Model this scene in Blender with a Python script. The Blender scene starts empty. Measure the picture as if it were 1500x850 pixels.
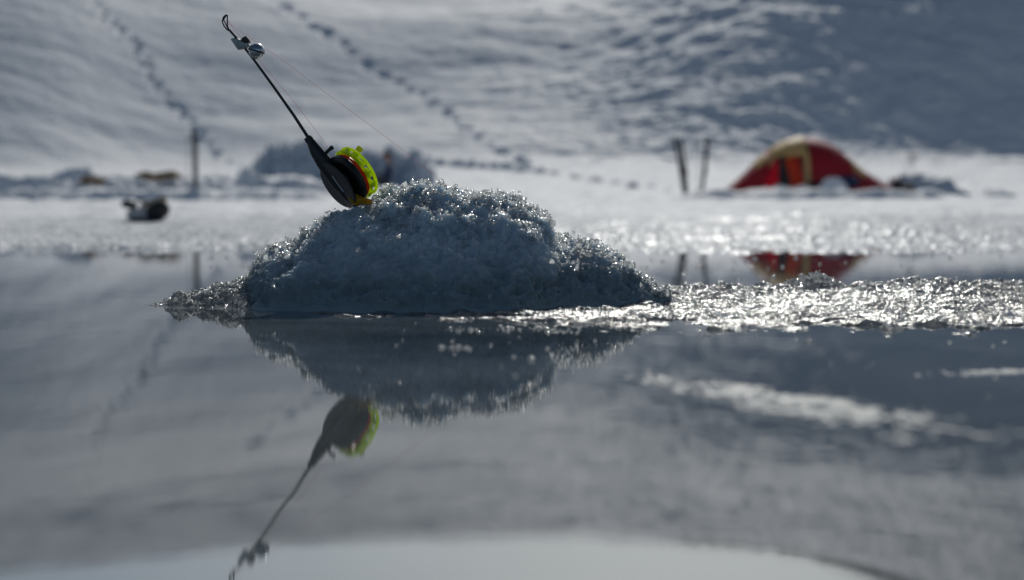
import bpy, bmesh, math, random
import numpy as np
from mathutils import Vector, Matrix

random.seed(7)
rng = np.random.default_rng(11)
scene = bpy.context.scene
COL = scene.collection

# ------------------------------------------------------------------ camera
F = 1500 * 50.0 / 36.0          # focal length in photo pixels
CAM_H = 0.165
TILT = math.atan((425 - 306) / F)
cam_data = bpy.data.cameras.new('camera')
cam_data.lens = 50
cam_data.sensor_width = 36
cam_data.clip_start = 0.02
cam_data.clip_end = 3000
cam_data.dof.use_dof = True
cam_data.dof.focus_distance = 2.46
cam_data.dof.aperture_fstop = 2.8
cam_data.dof.aperture_blades = 9
cam = bpy.data.objects.new('camera', cam_data)
COL.objects.link(cam)
cam.location = (0, 0, CAM_H)
cam.rotation_euler = (math.pi / 2 - TILT, 0, 0)
scene.camera = cam

# ------------------------------------------------------------------ light
SUN_EL, SUN_AZ = math.radians(36), math.radians(8)      # azimuth measured from +Y towards +X
world = bpy.data.worlds.new('World')
scene.world = world
world.use_nodes = True
wn = world.node_tree
for n in list(wn.nodes):
    wn.nodes.remove(n)
sky = wn.nodes.new('ShaderNodeTexSky')
sky.sky_type = 'NISHITA'
sky.sun_disc = False
sky.sun_elevation = SUN_EL
sky.sun_rotation = SUN_AZ
sky.air_density = 1.0
sky.dust_density = 2.5
sky.ozone_density = 1.0
bgn = wn.nodes.new('ShaderNodeBackground')
bgn.inputs['Strength'].default_value = 0.05
wo = wn.nodes.new('ShaderNodeOutputWorld')
hs = wn.nodes.new('ShaderNodeHueSaturation')          # slightly stronger sky colour
hs.inputs['Saturation'].default_value = 1.05
wn.links.new(sky.outputs['Color'], hs.inputs['Color'])
tint = wn.nodes.new('ShaderNodeMix'); tint.data_type = 'RGBA'; tint.blend_type = 'MULTIPLY'; tint.inputs['Factor'].default_value = 1.0
tint.inputs['B'].default_value = (0.94, 0.99, 1.08, 1)
wn.links.new(hs.outputs['Color'], tint.inputs[6]); tint.inputs[7].default_value = (0.88, 1.0, 1.075, 1)
# added brightness low in the sky, to lift its reflection in the lake
tc = wn.nodes.new('ShaderNodeTexCoord'); sz_ = wn.nodes.new('ShaderNodeSeparateXYZ'); wn.links.new(tc.outputs['Generated'], sz_.inputs[0])
mr_ = wn.nodes.new('ShaderNodeMapRange'); mr_.interpolation_type = 'SMOOTHSTEP'
for k_, v_ in (('From Min', 0.22), ('From Max', 0.55), ('To Min', 1.9), ('To Max', 1.0)): mr_.inputs[k_].default_value = v_
wn.links.new(sz_.outputs['Z'], mr_.inputs['Value'])
low_boost = wn.nodes.new('ShaderNodeVectorMath'); low_boost.operation = 'SCALE'
wn.links.new(tint.outputs[2], low_boost.inputs[0]); wn.links.new(mr_.outputs[0], low_boost.inputs['Scale'])
wn.links.new(low_boost.outputs[0], bgn.inputs['Color'])
wn.links.new(bgn.outputs['Background'], wo.inputs['Surface'])

sun_data = bpy.data.lights.new('sun', 'SUN')
sun_data.energy = 3.9
sun_data.angle = math.radians(0.5)
sun_data.color = (1.0, 0.98, 0.925)
sun = bpy.data.objects.new('sun', sun_data)
COL.objects.link(sun)
to_sun = Vector((math.sin(SUN_AZ) * math.cos(SUN_EL), math.cos(SUN_AZ) * math.cos(SUN_EL), math.sin(SUN_EL)))
sun.rotation_euler = to_sun.to_track_quat('Z', 'Y').to_euler()
sun.location = (20, 100, 80)

scene.view_settings.view_transform = 'Standard'
scene.view_settings.look = 'None'
scene.view_settings.gamma = 1.0
scene.view_settings.exposure = -0.53
scene.view_settings.use_curve_mapping = False
scene.render.engine = 'CYCLES'
cy = scene.cycles
cy.use_denoising = True
cy.caustics_reflective = False
cy.caustics_refractive = False
cy.max_bounces = 18
cy.transmission_bounces = 18
cy.transparent_max_bounces = 128
cy.sample_clamp_indirect = 6

# ------------------------------------------------------------------ maths helpers
def pt(px, py, d):
    """photo pixel -> world point at distance d along +Y"""
    v = (py - 425) / F
    z = CAM_H - d * math.tan(TILT + math.atan(v))
    x = (px - 750) / F / (math.cos(TILT) - v * math.sin(TILT)) * d
    return Vector((x, d, z))

def smooth(a, b, x):
    t = np.clip((x - a) / (b - a), 0, 1)
    return t * t * (3 - 2 * t)

def sinterp(x, xp, fp, sig=70.0):
    """interpolation with rounded corners"""
    gx = np.linspace(xp[0] - 4 * sig, xp[-1] + 4 * sig, 1600)
    gf = np.interp(gx, xp, fp); st = gx[1] - gx[0]
    k = np.arange(-int(3 * sig / st) - 1, int(3 * sig / st) + 2) * st
    kw = np.exp(-.5 * (k / sig) ** 2); kw /= kw.sum()
    gf = np.convolve(np.pad(gf, len(k) // 2, mode='edge'), kw, mode='valid')
    return np.interp(x, gx, gf)

PERM = np.random.default_rng(3).permutation(4096).astype(np.int64)
def hash3(i, j, k):
    return PERM[(PERM[(PERM[i & 4095] + j) & 4095] + k) & 4095]
GRAD = np.random.default_rng(5).normal(size=(4096, 3))
GRAD /= np.linalg.norm(GRAD, axis=1)[:, None]
RND3 = np.random.default_rng(6).random((4096, 3))

def perlin(x, y, z):
    x = np.asarray(x, float); y = np.broadcast_to(y, x.shape); z = np.broadcast_to(z, x.shape)
    xi, yi, zi = np.floor(x).astype(np.int64), np.floor(y).astype(np.int64), np.floor(z).astype(np.int64)
    fx, fy, fz = x - xi, y - yi, z - zi
    u, v, w = [f * f * f * (f * (f * 6 - 15) + 10) for f in (fx, fy, fz)]
    out = 0
    for dx in (0, 1):
        for dy in (0, 1):
            for dz in (0, 1):
                g = GRAD[hash3(xi + dx, yi + dy, zi + dz)]
                dot = g[..., 0] * (fx - dx) + g[..., 1] * (fy - dy) + g[..., 2] * (fz - dz)
                out = out + dot * (u if dx else 1 - u) * (v if dy else 1 - v) * (w if dz else 1 - w)
    return out * 1.5

def fbm(x, y, z, octv=4, gain=0.5):
    s, a, f = 0, 1.0, 1.0
    for o in range(octv):
        s = s + a * perlin(x * f + 17.3 * o, y * f, z * f if not np.isscalar(z) else z + 5.1 * o)
        a *= gain; f *= 2.03
    return s

def worley(x, y, z=None):
    xi, yi = np.floor(x).astype(np.int64), np.floor(y).astype(np.int64)
    best = np.full(x.shape, 9.0)
    if z is None:
        for dx in (-1, 0, 1):
            for dy in (-1, 0, 1):
                r = RND3[hash3(xi + dx, yi + dy, np.zeros_like(xi))]
                dd = (xi + dx + r[..., 0] - x) ** 2 + (yi + dy + r[..., 1] - y) ** 2
                best = np.minimum(best, dd)
    else:
        zi = np.floor(z).astype(np.int64)
        for dx in (-1, 0, 1):
            for dy in (-1, 0, 1):
                for dz in (-1, 0, 1):
                    r = RND3[hash3(xi + dx, yi + dy, zi + dz)]
                    dd = (xi + dx + r[..., 0] - x) ** 2 + (yi + dy + r[..., 1] - y) ** 2 + (zi + dz + r[..., 2] - z) ** 2
                    best = np.minimum(best, dd)
    return np.sqrt(best)

# ------------------------------------------------------------------ mesh helpers
def mesh_np(name, verts, faces, mat=None, smooth_shade=True):
    """verts (n,3), faces (m,k) int array"""
    me = bpy.data.meshes.new(name)
    verts = np.ascontiguousarray(verts, dtype=np.float32); faces = np.ascontiguousarray(faces, dtype=np.int32)
    m, k = faces.shape
    me.vertices.add(len(verts)); me.vertices.foreach_set('co', verts.ravel())
    me.loops.add(m * k); me.loops.foreach_set('vertex_index', faces.ravel())
    me.polygons.add(m); me.polygons.foreach_set('loop_start', np.arange(0, m * k, k, dtype=np.int32))
    me.update(calc_edges=True)
    me.polygons.foreach_set('use_smooth', np.full(m, smooth_shade))
    me.validate()
    if mat: me.materials.append(mat)
    return me

def grid_faces(nr, nc):
    idx = np.arange(nr * nc).reshape(nr, nc)
    return np.stack([idx[:-1, :-1], idx[:-1, 1:], idx[1:, 1:], idx[1:, :-1]], -1).reshape(-1, 4)

def obj(name, me, parent=None, label=None, cat=None, group=None, kind=None):
    o = bpy.data.objects.new(name, me); COL.objects.link(o)
    if parent is not None: o.parent = parent; o.matrix_parent_inverse = Matrix.Translation(-parent.location)
    if label: o['label'] = label
    if cat: o['category'] = cat
    if group: o['group'] = group
    if kind: o['kind'] = kind
    return o

def thing(name, loc, label, cat, group=None):
    o = obj(name, None, None, label, cat, group); o.location = loc
    return o

class MB:
    """collects closed shapes into one mesh (world coordinates)"""
    def __init__(s): s.bm = bmesh.new()
    def tube(s, pts, radii, n=14, squash=None, caps=True):
        pts = [Vector(p) for p in pts]
        if np.isscalar(radii): radii = [radii] * len(pts)
        rings = []; ref = None
        for i, p in enumerate(pts):
            a = pts[max(i - 1, 0)]; b = pts[min(i + 1, len(pts) - 1)]
            t = (b - a).normalized()
            if ref is None:
                ref = Vector((0, 1, 0)) if abs(t.y) < 0.9 else Vector((1, 0, 0))
            u = (ref - t * ref.dot(t)).normalized(); ref = u
            w = t.cross(u)
            su = squash if squash else 1.0
            rings.append([s.bm.verts.new(p + (u * math.cos(q) * su + w * math.sin(q)) * radii[i])
                          for q in [2 * math.pi * k / n for k in range(n)]])
        for r0, r1 in zip(rings, rings[1:]):
            for k in range(n):
                s.bm.faces.new((r0[k], r0[(k + 1) % n], r1[(k + 1) % n], r1[k]))
        if caps:
            s.bm.faces.new(rings[0][::-1]); s.bm.faces.new(rings[-1])
        return s
    def lathe(s, c, axis, prof, n=48, xdir=None):
        """prof: list of (r, h) along axis; closed if first==last"""
        axis = Vector(axis).normalized()
        x = Vector(xdir) if xdir is not None else (Vector((0, 0, 1)) if abs(axis.z) < .9 else Vector((1, 0, 0)))
        x = (x - axis * x.dot(axis)).normalized(); y = axis.cross(x)
        rings = []
        for r, h in prof:
            if r < 1e-6: rings.append([s.bm.verts.new(Vector(c) + axis * h)])
            else: rings.append([s.bm.verts.new(Vector(c) + axis * h + (x * math.cos(q) + y * math.sin(q)) * r)
                                for q in [2 * math.pi * k / n for k in range(n)]])
        for r0, r1 in zip(rings, rings[1:]):
            for k in range(n):
                k2 = (k + 1) % n
                if len(r0) == 1 and len(r1) == 1: continue
                if len(r0) == 1: s.bm.faces.new((r0[0], r1[k], r1[k2]))
                elif len(r1) == 1: s.bm.faces.new((r0[k], r0[k2], r1[0]))
                else: s.bm.faces.new((r0[k], r0[k2], r1[k2], r1[k]))
        return s
    def prism(s, poly, off):
        off = Vector(off)
        a = [s.bm.verts.new(Vector(p) - off * .5) for p in poly]; b = [s.bm.verts.new(Vector(p) + off * .5) for p in poly]
        s.bm.faces.new(a[::-1]); s.bm.faces.new(b)
        n = len(poly)
        for k in range(n): s.bm.faces.new((a[k], a[(k + 1) % n], b[(k + 1) % n], b[k]))
        return s
    def box(s, c, sx, sy, sz, rot=None):
        m = Matrix.Translation(Vector(c)) @ (rot.to_4x4() if rot else Matrix.Identity(4)) @ Matrix.Diagonal((sx, sy, sz, 1))
        bmesh.ops.create_cube(s.bm, size=1, matrix=m); return s
    def ball(s, c, r, sub=3, scale=(1, 1, 1)):
        m = Matrix.Translation(Vector(c)) @ Matrix.Diagonal((*scale, 1))
        bmesh.ops.create_icosphere(s.bm, subdivisions=sub, radius=r, matrix=m); return s
    def build(s, name, mat, parent=None, bevel=0, smooth_shade=True, **kw):
        bm = s.bm
        bmesh.ops.recalc_face_normals(bm, faces=bm.faces)
        if bevel:
            es = [e for e in bm.edges if len(e.link_faces) == 2 and e.calc_face_angle(0) > 0.6]
            bmesh.ops.bevel(bm, geom=es, offset=bevel, segments=2, affect='EDGES', profile=0.6)
        me = bpy.data.meshes.new(name); bm.to_mesh(me); bm.free()
        me.polygons.foreach_set('use_smooth', np.full(len(me.polygons), smooth_shade))
        if smooth_shade:
            try: me.set_sharp_from_angle(angle=math.radians(40))
            except Exception: pass
        if mat: me.materials.append(mat)
        return obj(name, me, parent, **kw)

# ------------------------------------------------------------------ materials
class NT:
    def __init__(s, name):
        s.m = bpy.data.materials.new(name); s.m.use_nodes = True
        s.t = s.m.node_tree; s.t.nodes.clear()
        s.out = s.t.nodes.new('ShaderNodeOutputMaterial')
    def n(s, typ, **kw):
        nd = s.t.nodes.new(typ)
        for k, v in kw.items():
            if k in nd.inputs: s.set(nd.inputs[k], v)
            else: setattr(nd, k, v)
        return nd
    def set(s, sock, v):
        if isinstance(v, bpy.types.NodeSocket): s.t.links.new(v, sock)
        elif isinstance(v, tuple) and len(v) == 3 and sock.type == 'RGBA': sock.default_value = (*v, 1)
        else: sock.default_value = v
    def pos(s, scale=(1, 1, 1)):
        g = s.n('ShaderNodeNewGeometry')
        mp = s.n('ShaderNodeMapping'); mp.inputs['Scale'].default_value = scale
        s.t.links.new(g.outputs['Position'], mp.inputs['Vector'])
        return mp.outputs['Vector']
    def noise(s, vec, scale, detail=4, rough=0.5, dist=0.0):
        nd = s.n('ShaderNodeTexNoise', Scale=scale, Detail=detail, Roughness=rough, Distortion=dist)
        s.t.links.new(vec, nd.inputs['Vector']); return nd.outputs['Fac']
    def ramp(s, fac, stops):
        r = s.n('ShaderNodeValToRGB'); s.t.links.new(fac, r.inputs['Fac'])
        while len(r.color_ramp.elements) > len(stops): r.color_ramp.elements.remove(r.color_ramp.elements[-1])
        while len(r.color_ramp.elements) < len(stops): r.color_ramp.elements.new(0.5)
        for e, (p, c) in zip(r.color_ramp.elements, stops):
            e.position = p; e.color = (*c, 1) if isinstance(c, tuple) else (c, c, c, 1)
        return r.outputs['Color']
    def bump(s, h, strength=1.0, dist=0.01, normal=None):
        b = s.n('ShaderNodeBump', Strength=strength, Distance=dist)
        s.t.links.new(h, b.inputs['Height'])
        if normal is not None: s.t.links.new(normal, b.inputs['Normal'])
        return b.outputs['Normal']
    def mix(s, fac, a, b):
        m = s.n('ShaderNodeMixShader'); s.set(m.inputs[0], fac)
        s.t.links.new(a, m.inputs[1]); s.t.links.new(b, m.inputs[2]); return m.outputs[0]
    def done(s, shader):
        s.t.links.new(shader, s.out.inputs['Surface']); return s.m
    def bsdf(s, **kw):
        return s.n('ShaderNodeBsdfPrincipled', **kw).outputs[0]

def simple(name, col, rough=0.5, metal=0.0, var=0.25, scale=60, bump=0.0, trans=0.0):
    t = NT(name); p = t.pos()
    nz = t.noise(p, scale, 5, 0.6)
    c = t.ramp(nz, [(0.3, tuple(x * (1 - var) for x in col)), (0.7, tuple(min(1, x * (1 + var)) for x in col))])
    kw = dict(Roughness=rough, Metallic=metal)
    kw['Base Color'] = c
    if bump: kw['Normal'] = t.bump(t.noise(p, scale * 4, 4), 0.6, bump)
    sh = t.bsdf(**kw)
    if trans:
        tr = t.n('ShaderNodeBsdfTranslucent', Color=c).outputs[0]
        sh = t.mix(trans, sh, tr)
    return t.done(sh)

def mat_snow():
    t = NT('snow'); p = t.pos()
    nz = t.noise(t.pos((1, 1, 1)), 0.35, 5, 0.6)
    c = t.ramp(nz, [(0.3, (0.74, 0.76, 0.79)), (0.7, (0.84, 0.85, 0.86))])
    b = t.bump(t.noise(t.pos((0.5, 1, 1)), 3.0, 6, 0.65), 0.9, 0.05)
    kw = {'Base Color': c, 'Roughness': 0.75, 'Normal': b, 'Specular IOR Level': 0.12}
    return t.done(t.bsdf(**kw))

def mat_crust():
    """wet, refrozen snow at the lake edge"""
    t = NT('wet_snow'); p = t.pos()
    nz = t.noise(p, 3.0, 5, 0.6)
    c = t.ramp(nz, [(0.35, (0.55, 0.58, 0.60)), (0.65, (0.80, 0.81, 0.82))])
    b = t.bump(t.noise(p, 60, 4, 0.6), 0.8, 0.004)
    d = t.n('ShaderNodeBsdfDiffuse', Color=c, Normal=b).outputs[0]
    g_ = t.n('ShaderNodeBsdfGlossy', Color=(1, 1, 1), Roughness=0.24, Normal=b).outputs[0]
    return t.done(t.mix(0.045, d, g_))

def mat_water():
    t = NT('wet_lake_ice')
    p = t.pos((1, 1.0, 1))
    h1 = t.noise(t.pos((0.35, 1.3, 1)), 9, 3, 0.5)
    h2 = t.noise(t.pos((0.7, 2.2, 1)), 34, 3, 0.55)
    m = t.n('ShaderNodeMath', operation='MULTIPLY_ADD'); t.set(m.inputs[0], h2); m.inputs[1].default_value = 0.22; t.set(m.inputs[2], h1)
    h3 = t.noise(t.pos((0.25, 3.0, 1)), 60, 3, 0.6)
    m3 = t.n('ShaderNodeMath', operation='MULTIPLY_ADD'); t.set(m3.inputs[0], h3); m3.inputs[1].default_value = 0.10; t.set(m3.inputs[2], m.outputs[0])
    nrm = t.bump(m3.outputs[0], 1.0, 0.00012)
    body = t.ramp(t.noise(t.pos((0.6, 1, 1)), 3.2, 7, 0.66, 0.6), [(0.3, (0.02, 0.028, 0.032)), (0.75, (0.13, 0.148, 0.155))])
    dif = t.n('ShaderNodeBsdfDiffuse', Color=body).outputs[0]
    gl = t.n('ShaderNodeBsdfGlossy', Color=(0.97, 0.98, 1.0), Roughness=t.ramp(t.noise(t.pos((0.5, 1, 1)), 5, 4, 0.6), [(0.35, 0.003), (0.75, 0.010)]), Normal=nrm).outputs[0]
    fr = t.n('ShaderNodeFresnel', IOR=3.0, Normal=nrm).outputs[0]
    return t.done(t.mix(fr, dif, gl))

def mat_mound():
    """granular wet snow, glassier towards the waterline"""
    t = NT('granular_snow'); p = t.pos()
    c = t.ramp(t.noise(p, 26, 5, 0.6), [(0.3, (0.50, 0.57, 0.62)), (0.7, (0.68, 0.72, 0.75))])
    b = t.bump(t.noise(p, 330, 5, 0.7), 0.9, 0.0022)
    kw = {'Base Color': c, 'Roughness': 0.32, 'IOR': 1.31, 'Coat Weight': 0.5, 'Coat Roughness': 0.10, 'Coat IOR': 1.33, 'Normal': b, 'Subsurface Weight': 0.9,
          'Subsurface Radius': (0.55, 0.75, 1.0), 'Subsurface Scale': 0.05, 'Subsurface Anisotropy': 0.6}
    snow = t.bsdf(**kw)
    kw2 = {'Base Color': (0.31, 0.365, 0.385), 'Roughness': 0.07, 'IOR': 1.33, 'Normal': b}
    wet = t.bsdf(**kw2)
    g = t.n('ShaderNodeNewGeometry'); sp = t.n('ShaderNodeSeparateXYZ'); t.t.links.new(g.outputs['Position'], sp.inputs[0])
    a = t.n('ShaderNodeMath', operation='MULTIPLY_ADD'); t.set(a.inputs[0], t.noise(p, 14, 4, 0.6)); a.inputs[1].default_value = -0.13
    t.set(a.inputs[2], sp.outputs['Z'])
    mr = t.n('ShaderNodeMapRange'); t.set(mr.inputs['Value'], a.outputs[0])
    mr.inputs['From Min'].default_value = 0.045; mr.inputs['From Max'].default_value = -0.02
    return t.done(t.mix(mr.outputs[0], snow, wet))

def mat_ice(name, col, rough, tr, white=0.25):
    t = NT(name); p = t.pos()
    b = t.bump(t.noise(p, 300, 3, 0.6), 0.5, 0.001)
    kw = {'Base Color': col, 'Roughness': rough, 'IOR': 1.33, 'Transmission Weight': tr, 'Normal': b}
    a = t.bsdf(**kw)
    w = t.n('ShaderNodeBsdfTranslucent', Color=(0.75, 0.8, 0.82)).outputs[0]
    w2 = t.n('ShaderNodeBsdfDiffuse', Color=(0.75, 0.8, 0.82)).outputs[0]
    w = t.mix(0.4, w, w2)
    f = t.ramp(t.noise(p, 35, 4, 0.6), [(0.3, white * .4), (0.7, white * 1.6)])
    return t.done(t.mix(f, a, w))

def mat_neon(name, col, tr=0.55):
    t = NT(name); p = t.pos()
    c = t.ramp(t.noise(p, 90, 3), [(0.3, tuple(x * .9 for x in col)), (0.7, col)])
    kw = {'Base Color': c, 'Roughness': 0.18, 'Coat Weight': 0.3}
    a = t.bsdf(**kw)
    w = t.n('ShaderNodeBsdfTranslucent', Color=c).outputs[0]
    return t.done(t.mix(tr, a, w))

SNOW, CRUST, WATER = mat_snow(), mat_crust(), mat_water()
MOUND = mat_mound()
def mat_crystal(name, lo, hi, rough, ior, scale, white=1.0, bump=0.0):
    t = NT(name); p = t.pos()
    nk = {'Normal': t.bump(t.noise(p, 260, 4, 0.65), 0.8, bump)} if bump else {}
    a = t.n('ShaderNodeBsdfTranslucent', Color=(0.92 * white, 0.95 * white, 0.96 * white)).outputs[0]
    d = t.n('ShaderNodeBsdfDiffuse', Color=(0.80 * white, 0.84 * white, 0.86 * white)).outputs[0]
    clear = t.n('ShaderNodeBsdfTransparent', Color=(0.995, 1.0, 1.0)).outputs[0]
    g_ = t.n('ShaderNodeBsdfGlossy', Color=(1, 1, 1), Roughness=rough, **nk).outputs[0]
    fr = t.n('ShaderNodeFresnel', IOR=ior, **nk).outputs[0]
    f = t.ramp(t.noise(p, scale, 4, 0.6), [(0.35, lo), (0.65, hi)])
    return t.done(t.mix(fr, t.mix(f, t.mix(0.3, a, d), clear), g_))
CRYSTAL = mat_crystal('ice_crystal', 0.12, 0.65, 0.17, 1.25, 120)
GLINT = mat_crystal('clear_ice_grain', 0.15, 0.6, 0.07, 1.31, 120)
SLUSH = mat_crystal('slush_ice', 0.20, 0.65, 0.10, 1.33, 22, 0.74, 0.0010)
FILM = simple('frost_film', (0.23, 0.255, 0.265), 0.62, 0, 0.3, 120, 0.0008)
BLACK = simple('black_plastic', (0.012, 0.012, 0.014), 0.38, 0, 0.2, 200, 0.0002)
BLACKROD = simple('carbon_blank', (0.014, 0.014, 0.016), 0.3, 0, 0.2, 200)
GREY = simple('dark_grey_plastic', (0.02, 0.02, 0.022), 0.45, 0, 0.2, 150)
GREEN = mat_neon('neon_green_plastic', (0.80, 0.94, 0.03), 0.72)
YGREEN = mat_neon('neon_yellow_plastic', (0.72, 0.76, 0.02), 0.5)
YELLOW = simple('yellow_plastic', (0.80, 0.48, 0.02), 0.35, 0, 0.12, 150, 0, 0.5)
REDLINE = simple('red_line', (0.90, 0.11, 0.02), 0.4, 0, 0.2, 400, 0, 0.55)
THREAD = simple('pale_red_thread', (0.90, 0.48, 0.47), 0.5, 0, 0.1, 400, 0, 0.55)
STEEL = simple('steel', (0.55, 0.56, 0.57), 0.2, 1.0, 0.2, 250)
CLIPGREY = simple('grey_clip_metal', (0.30, 0.31, 0.31), 0.35, 0.7, 0.2, 250)
RED_FAB = simple('red_tent_fabric', (0.32, 0.004, 0.012), 0.65, 0, 0.12, 3, 0.004, 0.03)
RED_DOOR = simple('thin_red_fabric', (0.85, 0.02, 0.05), 0.6, 0, 0.1, 3, 0.004, 0.6)
ORANGE_FAB = simple('thin_orange_fabric', (0.75, 0.08, 0.02), 0.6, 0, 0.1, 3, 0.004, 0.45)
YEL_FAB = simple('yellow_tent_fabric', (0.78, 0.54, 0.22), 0.6, 0, 0.1, 3, 0.004, 0.35)
DARKFAB = simple('dark_fabric', (0.02, 0.02, 0.022), 0.7, 0, 0.2, 8, 0.004)
BLUEFAB = simple('dark_blue_fabric', (0.015, 0.03, 0.075), 0.7, 0, 0.2, 12, 0.004)
TROUSER = simple('black_trousers', (0.012, 0.013, 0.016), 0.7, 0, 0.2, 12, 0.004)
SKIN = simple('skin', (0.45, 0.24, 0.17), 0.5, 0, 0.08, 20)
BROWN = simple('brown_hide', (0.17, 0.12, 0.075), 0.8, 0, 0.35, 9, 0.01)
TAN = simple('tan_canvas', (0.40, 0.32, 0.25), 0.8, 0, 0.2, 9, 0.006)
WHITEFAB = simple('off_white_canvas', (0.46, 0.46, 0.47), 0.7, 0, 0.1, 9, 0.005)
SKI = simple('ski_topsheet', (0.03, 0.035, 0.045), 0.4, 0, 0.3, 6)
ALU = simple('pole_aluminium', (0.35, 0.36, 0.38), 0.35, 0.8, 0.1, 20)
STRING = simple('guy_cord', (0.30, 0.30, 0.32), 0.6, 0, 0.1, 40)

# ------------------------------------------------------------------ the snow shore and the slope beyond the lake
u_mid = np.linspace(-0.44, 0.44, 660)
u_out = np.geomspace(0.45, 1.7, 40)
U = np.concatenate([-u_out[::-1], u_mid, u_out])
D = np.concatenate([np.geomspace(4.6, 12, 230), np.linspace(12.03, 24, 110)[1:], np.linspace(24, 60, 260)[1:],
                    np.linspace(60, 74, 150)[1:], np.geomspace(74, 226, 380)[1:], np.linspace(226, 234, 22)[1:],
                    np.linspace(234, 420, 40)[1:]])
UU, DD = np.meshgrid(U, D)
XX = UU * DD
PX = 750 + UU * F                                           # column of the photograph each vertex falls in
# gentle shore
Z = np.interp(DD, [4.6, 6, 8, 12, 20, 27, 34, 45, 60], [-0.05, -0.004, 0.014, 0.05, 0.12, 0.27, 0.45, 0.9, 2.0])
# hillside: integrate a slope angle along the distance
toe = 62 + 3.5 * smooth(950, 1300, PX) + 2.5 * perlin(PX / 420.0, 0 * PX, 1.7) + 2.0 * smooth(1200, 1600, PX)
ridge_y = sinterp(PX, [-3000, -600, 0, 400, 800, 950, 1180, 1290, 1500, 2600, 4500], [-420, -330, -228, -185, -172, -178, -205, -238, -330, -520, -700])
ridge_z = (306 - ridge_y) / F * 230.0
steep = sinterp(PX, [-3000, -200, 100, 350, 620, 900, 1120, 1300, 1600, 3000], [30, 29.5, 29.5, 25, 17, 21, 34, 38, 39, 36])
rise_len = sinterp(PX, [-200, 350, 700, 1000, 1300, 1600], [6, 5, 4, 3.5, 2.6, 3])
s = DD - toe
ramp_in = smooth(-5, 2.5, s)
first = np.tan(np.radians(steep)) * ramp_in * (1 - smooth(rise_len - 2, rise_len + 22, s))
dd = np.diff(D, prepend=D[0])[:, None]
rise1 = np.cumsum(first * dd, axis=0)
second_w = smooth(2, 18, s - rise_len + 4)
w_int = np.cumsum(second_w * dd * (DD < 230), axis=0)
w_tot = w_int[-1:, :]
need = ridge_z - 2.0 - rise1[-1:, :]
curve = w_int / w_tot
bend = sinterp(PX, [-600, 0, 400, 800, 1000, 1300, 2000], [-.05, -.02, .1, .22, .1, -.12, -.15])
curve = curve * (1 + bend * (1 - curve))                      # gentler towards the crest in the middle
Zs = rise1 + need * curve
crest = smooth(900, 1250, PX)
Zs -= crest * 8.5 * smooth(205, 219, DD) * (1 - smooth(221, 230, DD))
Zs -= 0.35 * np.clip(DD - 232, 0, None)
Z = np.where(DD > 45, Z + Zs, Z + Zs * 0)
# wind-sculpted relief
amp = smooth(50, 64, DD)
sas = fbm(XX / 2.4 + 0.15 * DD, DD / 1.3, 0.3, 5, 0.65)
big = fbm(XX / 38.0, DD / 13.0, 4.1, 3, 0.5)
rough_zone = sinterp(PX, [-200, 0, 500, 800, 1000, 1500], [0.5, 0.55, 0.5, 1.0, 2.2, 1.9])
Z += amp * (0.10 * sas * rough_zone + 0.50 * big)
Z += amp * smooth(80, 130, DD) * 0.5 * fbm(XX / 14.0 + 3, DD / 5.0, 8.3, 3)
flat = 1 - amp
Z += flat * smooth(7, 16, DD) * 0.055 * fbm(XX / 0.9, DD / 0.6, 2.2, 5, 0.6)
# crusty broken edge along the water
edge = 1 - smooth(9.5, 14, DD)
w1 = worley(XX / 0.16, DD / 0.22)
w2 = worley(XX / 0.045, DD / 0.07)
bars = fbm(XX / 2.6, DD / 0.55, 3.3, 3)
Z += edge * (0.020 * (0.5 - w1) + 0.012 * (0.55 - w2) + 0.032 * bars + 0.008 * fbm(XX / 0.03, DD / 0.04, 1.1, 2))
# trampled, shovelled band on the left where the camp is (steps facing the lake)
camp = smooth(-500, -100, PX) * (1 - smooth(425, 530, PX))
step1 = 29.5 + 1.2 * fbm(XX / 3.0, 0 * XX, 7.7, 3)
step2 = 34.5 + 1.3 * fbm(XX / 2.3, 0 * XX, 9.1, 3)
Z += camp * (0.19 * smooth(-0.12, 0.10, DD - step1) * (1 - smooth(0.4, 3.4, DD - step1))
             + 0.46 * smooth(-0.20, 0.18, DD - step2) * (1 - smooth(0.6, 6.0, DD - step2)))
Z += camp * smooth(27, 30, DD) * (1 - smooth(40, 46, DD)) * 0.10 * fbm(XX / 0.5, DD / 0.6, 5.5, 3)
# right half: a long trampled path edge in front of the tent
p2 = smooth(700, 820, PX) * (1 - smooth(1030, 1120, PX))
line2 = 29.0 + 0.5 * fbm(XX / 2.0, 0 * XX, 2.9, 3)
Z -= p2 * 0.20 * np.exp(-((DD - line2) / 0.45) ** 2)
p3 = smooth(985, 1020, PX) * (1 - smooth(1350, 1440, PX))
line3 = 30.6 + 0.5 * fbm(XX / 1.2, 0 * XX, 5.9, 3)
Z += p3 * (0.17 * smooth(-.12, .12, DD - line3) * (1 - smooth(.5, 3.0, DD - line3)) + 0.07 * smooth(30, 31, DD) * (1 - smooth(35, 37, DD)) * fbm(XX / .4, DD / .5, 3.7, 3))

def terrain_z(x, d):
    u = x / d
    j = np.clip(np.searchsorted(U, u) - 1, 0, len(U) - 2); i = np.clip(np.searchsorted(D, d) - 1, 0, len(D) - 2)
    a = (u - U[j]) / (U[j + 1] - U[j]); b = (d - D[i]) / (D[i + 1] - D[i])
    return float((Z[i, j] * (1 - a) + Z[i, j + 1] * a) * (1 - b) + (Z[i + 1, j] * (1 - a) + Z[i + 1, j + 1] * a) * b)

def hit(px, py):
    """where the line of sight through a photo pixel meets the terrain"""
    for d in np.arange(12, 225, 0.1):
        p = pt(px, py, d)
        if p.z <= terrain_z(p.x, d): return p.x, d
    return p.x, 225.0

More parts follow.
